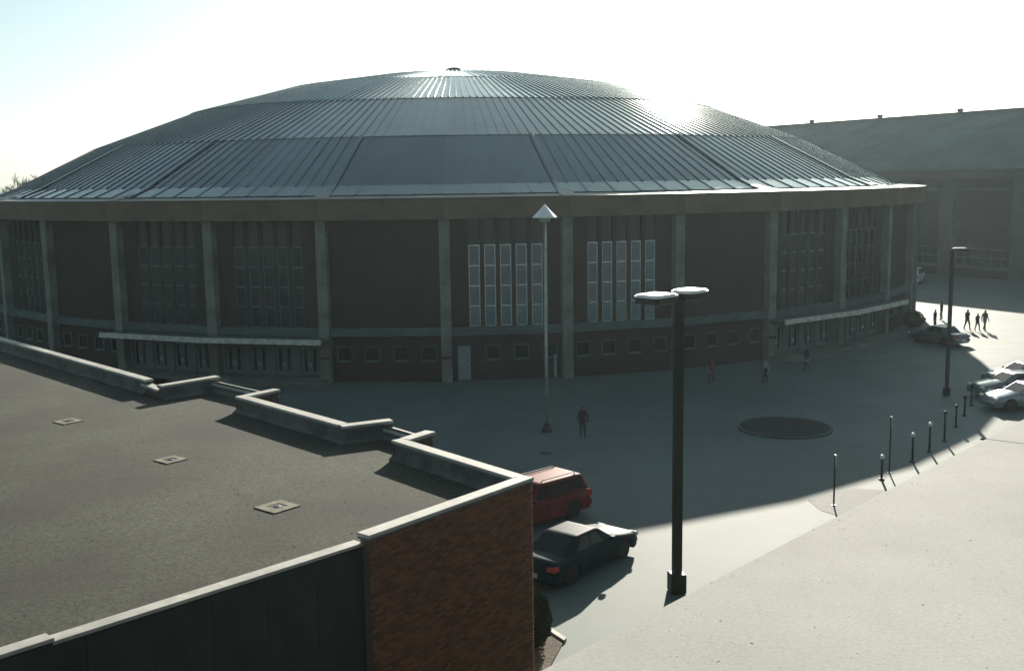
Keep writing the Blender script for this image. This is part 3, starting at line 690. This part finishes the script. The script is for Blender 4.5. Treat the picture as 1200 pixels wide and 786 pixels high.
# ------------------------------------------------------------------ cars
def car(name, label, paint, p, rz, kind='sedan', L=4.7, Wd=1.74, H=1.42, group=None):
    t = thing(name, label, 'car', (p.x, p.y, 0), rz, group)
    hl = L/2; rw = .32 if kind == 'sedan' else .35; wx = (-hl+.98, hl-.92); AR = rw+.06
    suv = kind != 'sedan'
    zsh = .86 if not suv else .98           # shoulder height
    xs = sorted(set([round(-hl+i*L/26, 3) for i in range(27)]+[round(w_+AR*math.cos(a), 3) for w_ in wx for a in [i*PI/10 for i in range(11)]]))
    def topz(x):
        if suv: kp = [(-hl, .92), (-hl+.15, 1.0), (.85, 1.02), (hl-.5, .98), (hl, .78)]
        else: kp = [(-hl, .80), (-hl+.12, .92), (-hl+1.1, .95), (.7, .96), (1.2, .93), (hl-.3, .76), (hl, .62)]
        for (a, b), (c, d) in zip(kp, kp[1:]):
            if a <= x <= c: return b+(d-b)*(x-a)/(c-a)
        return kp[-1][1]
    vs = []; fs = []; nr = 13
    for x in xs:
        e = max(0, abs(x)/hl-.80)/.20
        wsc = 1-.13*e**2.2; hw = Wd/2*wsc
        zb = .24
        for w_ in wx:
            q = AR**2-(x-w_)**2
            if q > 0: zb = max(zb, math.sqrt(q)+rw-.01)
        tz = topz(x); sh = min(zsh, tz-.05)
        zm = max(.55, zb+.03); zm = min(zm, sh-.02)
        half_ = [(hw*.965, zb), (hw*.995, (zb+zm)/2), (hw, zm), (hw*.985, (zm+sh)/2), (hw*.955, sh), (hw*.86, tz), ]
        ring = half_+[(0, tz+.03)]+[(-a, b) for a, b in reversed(half_)]
        vs += [(x, a, b) for a, b in ring]
    for i in range(len(xs)-1):
        for k in range(nr-1): fs.append((i*nr+k, (i+1)*nr+k, (i+1)*nr+k+1, i*nr+k+1))
    fs.append(tuple(range(nr))); fs.append(tuple(reversed([(len(xs)-1)*nr+k for k in range(nr)])))
    m = MB(); m.add(vs, fs); body = m.build('body', paint, t, True)
    m = MB(); m.box(-hl+.15, hl-.15, -Wd/2+.22, Wd/2-.22, .2, .75); m.build('underbody', 'black', t)
    # cabin
    if suv: xf, xtf, xtr, xr = .95, .35, -hl+.42, -hl+.10
    else: xf, xtf, xtr, xr = .98, .28, -.98, -hl+.72
    wb = Wd/2-.09; wt = Wd/2-.24 if not suv else Wd/2-.18; zb = zsh+.06
    def corner(sx, sy_, top):
        return Vector(((xtf if sx else xtr) if top else (xf if sx else xr), sy_*(wt if top else wb), (H-.04) if top else zb))
    v = [corner(0, -1, 0), corner(1, -1, 0), corner(1, 1, 0), corner(0, 1, 0), corner(0, -1, 1), corner(1, -1, 1), corner(1, 1, 1), corner(0, 1, 1)]
    xm0, xm1 = xtr+.12, xtf-.12
    v += [Vector((xm0, -wt+.1, H)), Vector((xm1, -wt+.1, H)), Vector((xm1, wt-.1, H)), Vector((xm0, wt-.1, H))]
    m = MB(); m.add(v, [(0, 1, 5, 4), (1, 2, 6, 5), (2, 3, 7, 6), (3, 0, 4, 7), (4, 5, 9, 8), (5, 6, 10, 9), (6, 7, 11, 10), (7, 4, 8, 11), (8, 9, 10, 11)])
    cb = m.build('cabin', paint, t, True); bv = cb.modifiers.new('bevel', 'BEVEL'); bv.width = .07; bv.segments = 3; bv.limit_method = 'ANGLE'; bv.angle_limit = R(12)
    def pane(nm, a, b, c, d, u0, u1, v0, v1, mt='glass_dark', off=.012):
        def bl(u, w_): return (a*(1-u)+b*u)*(1-w_)+(d*(1-u)+c*u)*w_
        nn = (b-a).cross(d-a).normalized()
        q = [bl(u0, v0), bl(u1, v0), bl(u1, v1), bl(u0, v1)]
        m = MB(); m.add([x_+nn*off for x_ in q]+[x_-nn*.01 for x_ in q], [(0, 1, 2, 3), (0, 4, 5, 1), (1, 5, 6, 2), (2, 6, 7, 3), (3, 7, 4, 0)]); return m.build(nm, mt, t)
    pane('windshield', v[1], v[2], v[6], v[5], .07, .93, .08, .94)
    pane('rear_window', v[3], v[0], v[4], v[7], .08, .92, .08, .92)
    segs = ((.05, .34), (.355, .65), (.665, .95)) if suv else ((.22, .50), (.53, .80))
    for u0, u1 in segs:
        pane('side_window', v[0], v[1], v[5], v[4], u0, u1, .1, .88)
        pane('side_window', v[2], v[3], v[7], v[6], 1-u1, 1-u0, .1, .88)
    # wheels
    tm = MB(); tm.lathe([(rw-.07, -.1), (rw, -.08), (rw, .08), (rw-.07, .1)], 20); tm = tm.mesh('tyre', 'tyre')
    rm_ = MB(); rm_.lathe([(rw-.075, -.085), (rw-.085, .06), (.07, .04), (.05, .085)], 14); rm_ = rm_.mesh('rim', 'rim')
    spk = MB()
    for i in range(5): spk.box(.03, rw-.09, -.03, .03, .06, .088, 0, RZ(i*2*PI/5))
    spk = spk.mesh('spokes', 'black')
    for w_ in wx:
        for s_ in (-1, 1):
            o = link('wheel', tm, t, (w_, s_*(Wd/2-.115), rw)); o.rotation_euler = (-PI/2*s_, 0, 0)
            r_ = link('rim', rm_, o); link('spokes', spk, o)
    for s_ in (-1, 1):
        y = s_*(Wd/2-.22)
        MB().box(hl-.17, hl-.02, y-.16, y+.16, .6 if not suv else .68, .74 if not suv else .85, ch=.02).build('headlight', 'headlight', t)
        if suv: MB().box(-hl-.01, -hl+.2, s_*(Wd/2-.13)-.1, s_*(Wd/2-.13)+.08, .72, .98, ch=.02).build('taillight', 'taillight', t)
        else: MB().box(-hl-.012, -hl+.25, s_*(Wd/2-.2)-.2, s_*(Wd/2-.2)+.09, .66, .82, ch=.02).build('taillight', 'taillight', t)
        m = MB(); m.box(xf-.32, xf-.14, s_*(Wd/2+.03)-.08, s_*(Wd/2+.03)+.08, zsh+.04, zsh+.18, ch=.02); m.build('side_mirror', paint, t)
        for hx in ((.05, -.85) if not suv else (.2, -.75)):
            MB().box(hx-.1, hx+.1, s_*(Wd/2-.012)-.018, s_*(Wd/2-.012)+.018, zsh-.1, zsh-.07, ch=.006).build('door_handle', 'black', t)
    for hx in (.92, .0, -.95) if not suv else (.95, .1, -.85):
        for s_ in (-1, 1): MB().box(hx-.004, hx+.004, s_*(Wd/2-.015)-.02, s_*(Wd/2-.015)+.02, .42, zsh-.1).build('door_seam', 'black', t)
    MB().box(hl-.28, hl+.06, -Wd/2+.14, Wd/2-.14, .32, .52, ch=.05).build('bumper', paint, t)
    MB().box(-hl-.07, -hl+.28, -Wd/2+.10, Wd/2-.10, .34, .58, ch=.05).build('bumper', paint, t)
    MB().box(-hl-.09, -hl-.072, -.26, .26, .40, .55).build('number_plate', 'plate', t)
    if suv:
        for s_ in (-1, 1): MB().tube([(xm0+.1, s_*(wt-.14), H+.01), (xm0+.2, s_*(wt-.14), H+.06), (xm1-.2, s_*(wt-.14), H+.06), (xm1-.1, s_*(wt-.14), H+.01)], .02).build('roof_rail', 'black', t)
    return t
ang = math.atan2(at(728, 655).y-at(670, 684).y, at(728, 655).x-at(670, 684).x)
mid = (at(728, 655)+at(670, 684))/2; pr = Vector((-math.sin(ang), math.cos(ang), 0))
car('parked_car', 'dark teal sedan parked beside the brick corner, half in sunlight', 'teal_paint', mid+pr*.80, ang, L=4.9, Wd=1.78)
rr = at(690, 603)
car('parked_car', 'red estate car with pinkish sunlit roof parked behind the dark sedan', 'red_paint', rr+pr*.95-Vector((math.cos(ang-.15), math.sin(ang-.15), 0))*1.9, ang-.15+PI, 'suv', 4.6, 1.8, 1.66)
car('parked_car', 'dark grey car alone near the arena with a glinting roof', 'grey_paint', at(1104, 404)+Vector((0, .8, 0)), R(122), L=4.3)
G_ = 'silver cars at the right edge of the plaza'
q = at(1191, 481)+Vector((.6, 0, 0))
car('parked_car', 'nearest of the silver cars at the right edge of the photo', 'silver_paint', q+Vector((.3, .8, 0)), R(188), group=G_)
car('parked_car', 'darker middle car between the silver ones at the right edge', 'grey_paint', q+Vector((1.0, 4.0, 0)), R(187), group=G_)
car('parked_car', 'farthest of the silver cars, mostly hidden at the right edge', 'silver_paint', q+Vector((3.2, 7.2, 0)), R(189), group=G_)
car('parked_van', 'white vehicle glinting just past the right end of the arena', 'white_paint', at(1071, 331)+Vector((0, 0, 0)), R(60), 'suv', 4.9, 1.9, 1.9)
#car('parked_van', 'dusky grey van parked beside the pair of standing people', 'grey_paint', at(1087, 366), R(120), 'suv', 4.8, 1.9, 1.95)

# ------------------------------------------------------------------ people
MT['skin'] = mat('skin', (.36, .22, .16), .6)
MT['hair'] = mat('hair', (.03, .022, .016), .8)
MT['dark_cloth'] = mat('dark_cloth', (.025, .028, .03), .9, noise_scale=20, amt=.3)
MT['navy_cloth'] = mat('navy_cloth', (.02, .03, .05), .9, noise_scale=20, amt=.3)
MT['denim'] = mat('denim', (.05, .07, .10), .9, noise_scale=20, amt=.3)
MT['red_cloth'] = mat('red_cloth', (.16, .035, .03), .9, noise_scale=20, amt=.3)
MT['grey_cloth'] = mat('grey_cloth', (.22, .24, .24), .9, noise_scale=20, amt=.3)
MT['shoe'] = mat('shoe_leather', (.02, .018, .016), .6)
def person(label, p, rz, top='dark_cloth', legs='denim', h=1.75, stride=0., arms=0., group=None, lean=0.):
    s_ = h/1.75; V = []; Ed = []; Rd = []; Rg = []
    def v(x, y, z, r, reg, par=None):
        V.append((x*s_, y*s_, z*s_)); Rd.append(r*s_*(1.13 if reg == 't' else 1.06 if reg == 'l' else 1)); Rg.append(reg)
        if par is not None: Ed.append((par, len(V)-1))
        return len(V)-1
    # x forward, y left
    pel = v(0, 0, .96, .135, 'l'); wai = v(.01, 0, 1.10, .125, 't', pel); che = v(.02+lean, 0, 1.30, .155, 't', wai); shc = v(.0+lean, 0, 1.44, .105, 't', che)
    nk = v(.015+lean, 0, 1.52, .052, 's', shc); hd0 = v(.03+lean, 0, 1.60, .075, 's', nk); hd1 = v(.03+lean, 0, 1.665, .088, 's', hd0); v(.015+lean, 0, 1.72, .062, 's', hd1)
    v(.125+lean, 0, 1.63, .014, 's', hd1)
    for s in (-1, 1): v(.02+lean, .094*s, 1.635, .016, 's', hd1)
    for s in (-1, 1):
        sw = stride*s
        hip = v(0, .095*s, .90, .10, 'l', pel); kn = v(.02+sw*.55+max(0, -s*0)+.02, .10*s, .50, .064, 'l', hip)
        back = sw < 0
        an = v(sw*1.0-(.02), .10*s, .10+(.05 if back else 0), .042, 'l', kn); v(sw*1.0-.05, .10*s, .045+(.04 if back else 0), .038, 'f', an)
        v(sw*1.0+.13, .11*s, .03, .034, 'f', an)
        sh = v(lean, .185*s, 1.41, .062, 't', shc); asw = -arms*s
        el = v(lean-.03+asw*.5, .245*s, 1.13, .046, 't', sh); wr = v(lean+.05+asw*1.0, .245*s, .88, .03, 't', el)
        pa = v(lean+.07+asw*1.1, .24*s, .81, .034, 's', wr)
        for i in range(4): 
            f0 = v(lean+.045+i*.018+asw*1.12, (.245)*s, .755, .0095, 's', pa); v(lean+.045+i*.018+asw*1.12, .225*s, .71+abs(i-1.5)*.007, .008, 's', f0)
        th = v(lean+.12+asw*1.1, .225*s, .80, .011, 's', pa); v(lean+.13+asw*1.1, .215*s, .765, .009, 's', th)
    me = bpy.data.meshes.new('person'); me.from_pydata(V, Ed, [])
    o = bpy.data.objects.new('person', me); col.objects.link(o)
    sk = o.modifiers.new('skin', 'SKIN'); sk.use_smooth_shade = True
    me.update()
    for i, sv in enumerate(me.skin_vertices[0].data): sv.radius = (Rd[i], Rd[i]); sv.use_root = (i == 0)
    ss = o.modifiers.new('sub', 'SUBSURF'); ss.levels = 1
    dg = bpy.context.evaluated_depsgraph_get(); ev = bpy.data.meshes.new_from_object(o.evaluated_get(dg))
    bpy.data.objects.remove(o); bpy.data.meshes.remove(me)
    for k_ in (top, legs, 'skin', 'shoe', 'hair'): ev.materials.append(MT[k_])
    VV = [Vector(q) for q in V]; idx = {'t': 0, 'l': 1, 's': 2, 'f': 3}
    for pg in ev.polygons:
        c = pg.center; b = min(range(len(VV)), key=lambda i: (VV[i]-c).length-Rd[i]); pg.material_index = idx[Rg[b]]
        if c.z > 1.61*s_ and (c.x < (.05+lean)*s_ or c.z > 1.715*s_): pg.material_index = 4
        pg.use_smooth = True
    ev.name = 'person'
    t = link('person', ev, None, (p.x, p.y, 0), rz); tag(t, label, 'person', group)
    return t
person('person in dark clothes standing alone on the plaza by the slender lamp', at(683, 513), R(95), 'dark_cloth', 'dark_cloth', 1.62, .04, .02)
person('leftmost of three people walking on the sunlit pavement, set apart', at(1133, 386.5), R(-65), 'dark_cloth', 'navy_cloth', 1.75, .22, .12, 'three people walking in the sun')
person('shorter middle one of three people walking on the sunlit pavement', at(1145, 388), R(-70), 'navy_cloth', 'dark_cloth', 1.5, .2, .12, 'three people walking in the sun')
person('rightmost of three people walking on the sunlit pavement, broad dark coat', at(1153.5, 387.5), R(-70), 'dark_cloth', 'denim', 1.75, -.2, -.12, 'three people walking in the sun')
person('person in dark clothes standing beside the grey parked car', at(1095, 386), R(-40), 'dark_cloth', 'dark_cloth', 1.72, .05, .03)
person('person in dark clothes farther back, behind the one by the grey car', at(1103, 375), R(150), 'dark_cloth', 'navy_cloth', 1.75, .05, .03)
person('person in reddish top near the foot of a shaded column', at(834, 449), R(160), 'red_cloth', 'dark_cloth', 1.65, .15, .1)
person('person in pale grey top walking across the shaded plaza', at(897, 449), R(190), 'grey_cloth', 'dark_cloth', 1.65, .2, .12)
person('person in dark clothes passing the right hand entrance', at(945, 434), R(175), 'navy_cloth', 'dark_cloth', 1.65, .15, .1)
person('person in dark clothes waiting by the left hand entrance doors', at(240, 440), R(-80), 'dark_cloth', 'dark_cloth', 1.7, .03, .02)

# ------------------------------------------------------------------ plants
def leafy(name, label, cat, p, r, h, mt, seed, nleaf=2500, ls=.06, shape='col'):
    t = thing(name, label, cat, p); rs = random.Random(seed); m = MB()
    for i in range(nleaf):
        while True:
            x, y, z = rs.uniform(-1, 1), rs.uniform(-1, 1), rs.uniform(-1, 1); q = x*x+y*y+z*z
            if q < 1 and q > .25: break
        nz = noise.noise(Vector((x*2.2, y*2.2, z*2.2+seed)))
        if nz < -.22: continue
        k = 1+.28*nz; X, Y, Z = x*r*k, y*r*k, h/2+z*h/2*k
        if shape == 'col': taper = 1-.35*max(0, z); X *= taper; Y *= taper
        Z = max(.06, Z)
        a = rs.uniform(0, 6.3); b = rs.uniform(-1, 1); s = ls*rs.uniform(.6, 1.4)
        d1 = Vector((math.cos(a), math.sin(a), b)).normalized()*s; d2 = d1.orthogonal().normalized()*s*.5
        c = Vector((X, Y, Z)); m.add([c-d1, c+d2, c+d1, c-d2], [(0, 1, 2, 3)])
    m.build('foliage', mt, t)
    m = MB()
    for i in range(5):
        a = i*1.3; m.tube([(0, 0, 0), (r*.3*math.cos(a), r*.3*math.sin(a), h*.4), (r*.5*math.cos(a), r*.5*math.sin(a), h*.8)], [.04, .025, .01], 5)
    m.build('stem', 'bark', t)
    return t
bp = at(628, 762)
leafy('evergreen_shrub', 'narrow dark evergreen shrub against the corner of the brick wall', 'shrub', Vector((bp.x+.05, bp.y+.3, 0)), .42, 1.75, 'evergreen', 4, 5000, .05)
leafy('pale_shrub', 'hazy pale blue shrub by the wall left of the entrance canopy', 'shrub', at(118, 425), 1.25, 2.0, 'paleleaf', 8, 3500, .09)
leafy('dark_shrub', 'dark shrub in shade at the right foot of the arena', 'shrub', at(1071, 384), .9, 1.5, 'evergreen', 12, 2500, .09)

def bare_tree(label, p, h, seed, group):
    t = thing('bare_tree', label, 'tree', p, 0, group); rs = random.Random(seed); tr = MB(); cr = MB()
    def grow(a, d, L, r, lev, m):
        b = a+d*L; mid_ = a+d*L*.5+Vector((rs.uniform(-1, 1), rs.uniform(-1, 1), 0))*L*.05
        m.tube([a, mid_, b], [r, r*.85, r*.65], 6 if lev < 2 else 3)
        if lev >= 5: return
        for i in range(3 if lev < 4 else 4):
            nd = (d+Vector((rs.uniform(-1, 1), rs.uniform(-1, 1), rs.uniform(-.25, .7)))*.75).normalized()
            s = rs.uniform(.45, 1) if lev else rs.uniform(.7, 1)
            grow(a+d*L*s, nd, L*rs.uniform(.55, .8), max(r*.6, .045), lev+1, cr)
    grow(Vector((0, 0, 0)), Vector((0, 0, 1)), h*.33, h*.018, 0, tr)
    tr.build('trunk', 'bark', t); cr.build('crown', 'twig', t)
GT = 'bare winter trees beyond the arena on the left'
for i, (px, dist, h, lab) in enumerate(((8, 200, 17, 'bare tree at the very left edge beyond the arena'), (24, 225, 18, 'second bare tree from the left edge, low and hazy'), (40, 215, 20, 'tallest bare tree rising at the foot of the dome'), (58, 230, 18.5, 'bare tree partly hidden behind the left slope of the dome'))):
    d = FW*1260+RT*(px-600)-UP*(215-393); k = dist/math.hypot(d.x, d.y); bare_tree(lab, Vector((d.x*k, d.y*k, 0)), h, 20+i, GT)
# far wood as one mass
m = MB(); rs = random.Random(31)
for i in range(9000):
    a = rs.uniform(-1.1, .9); r = rs.uniform(300, 360); x, y = r*math.sin(a), r*math.cos(a)
    hh = 9+4*noise.noise(Vector((a*18, 1, 0)))+2*noise.noise(Vector((a*70, 2, 0))); z = rs.uniform(0, hh); s = rs.uniform(.6, 1.8)
    th = rs.uniform(0, 6); d1 = Vector((math.cos(th), math.sin(th), rs.uniform(-.5, .8))).normalized()*s; d2 = d1.orthogonal().normalized()*s*.4
    c = Vector((x, y, z)); m.add([c-d1, c+d2, c+d1, c-d2], [(0, 1, 2, 3)])
tag(m.build('far_wood', 'wood'), kind='stuff')

# ------------------------------------------------------------------ air
HAZE = .00017
if HAZE:
    hz = MB(); hz.box(-420, 420, -40, 420, -1, 26.5)
    hm_ = bpy.data.materials.new('haze'); hm_.use_nodes = True; nn = hm_.node_tree.nodes; nn.remove(nn['Principled BSDF'])
    pv = nn.new('ShaderNodeVolumePrincipled'); pv.inputs['Color'].default_value = (.78, .95, 1.0, 1); pv.inputs['Density'].default_value = HAZE
    pv.inputs['Anisotropy'].default_value = .55
    hm_.node_tree.links.new(pv.outputs[0], nn['Material Output'].inputs['Volume'])
    MT['haze'] = hm_; tag(hz.build('haze', 'haze'), kind='stuff')
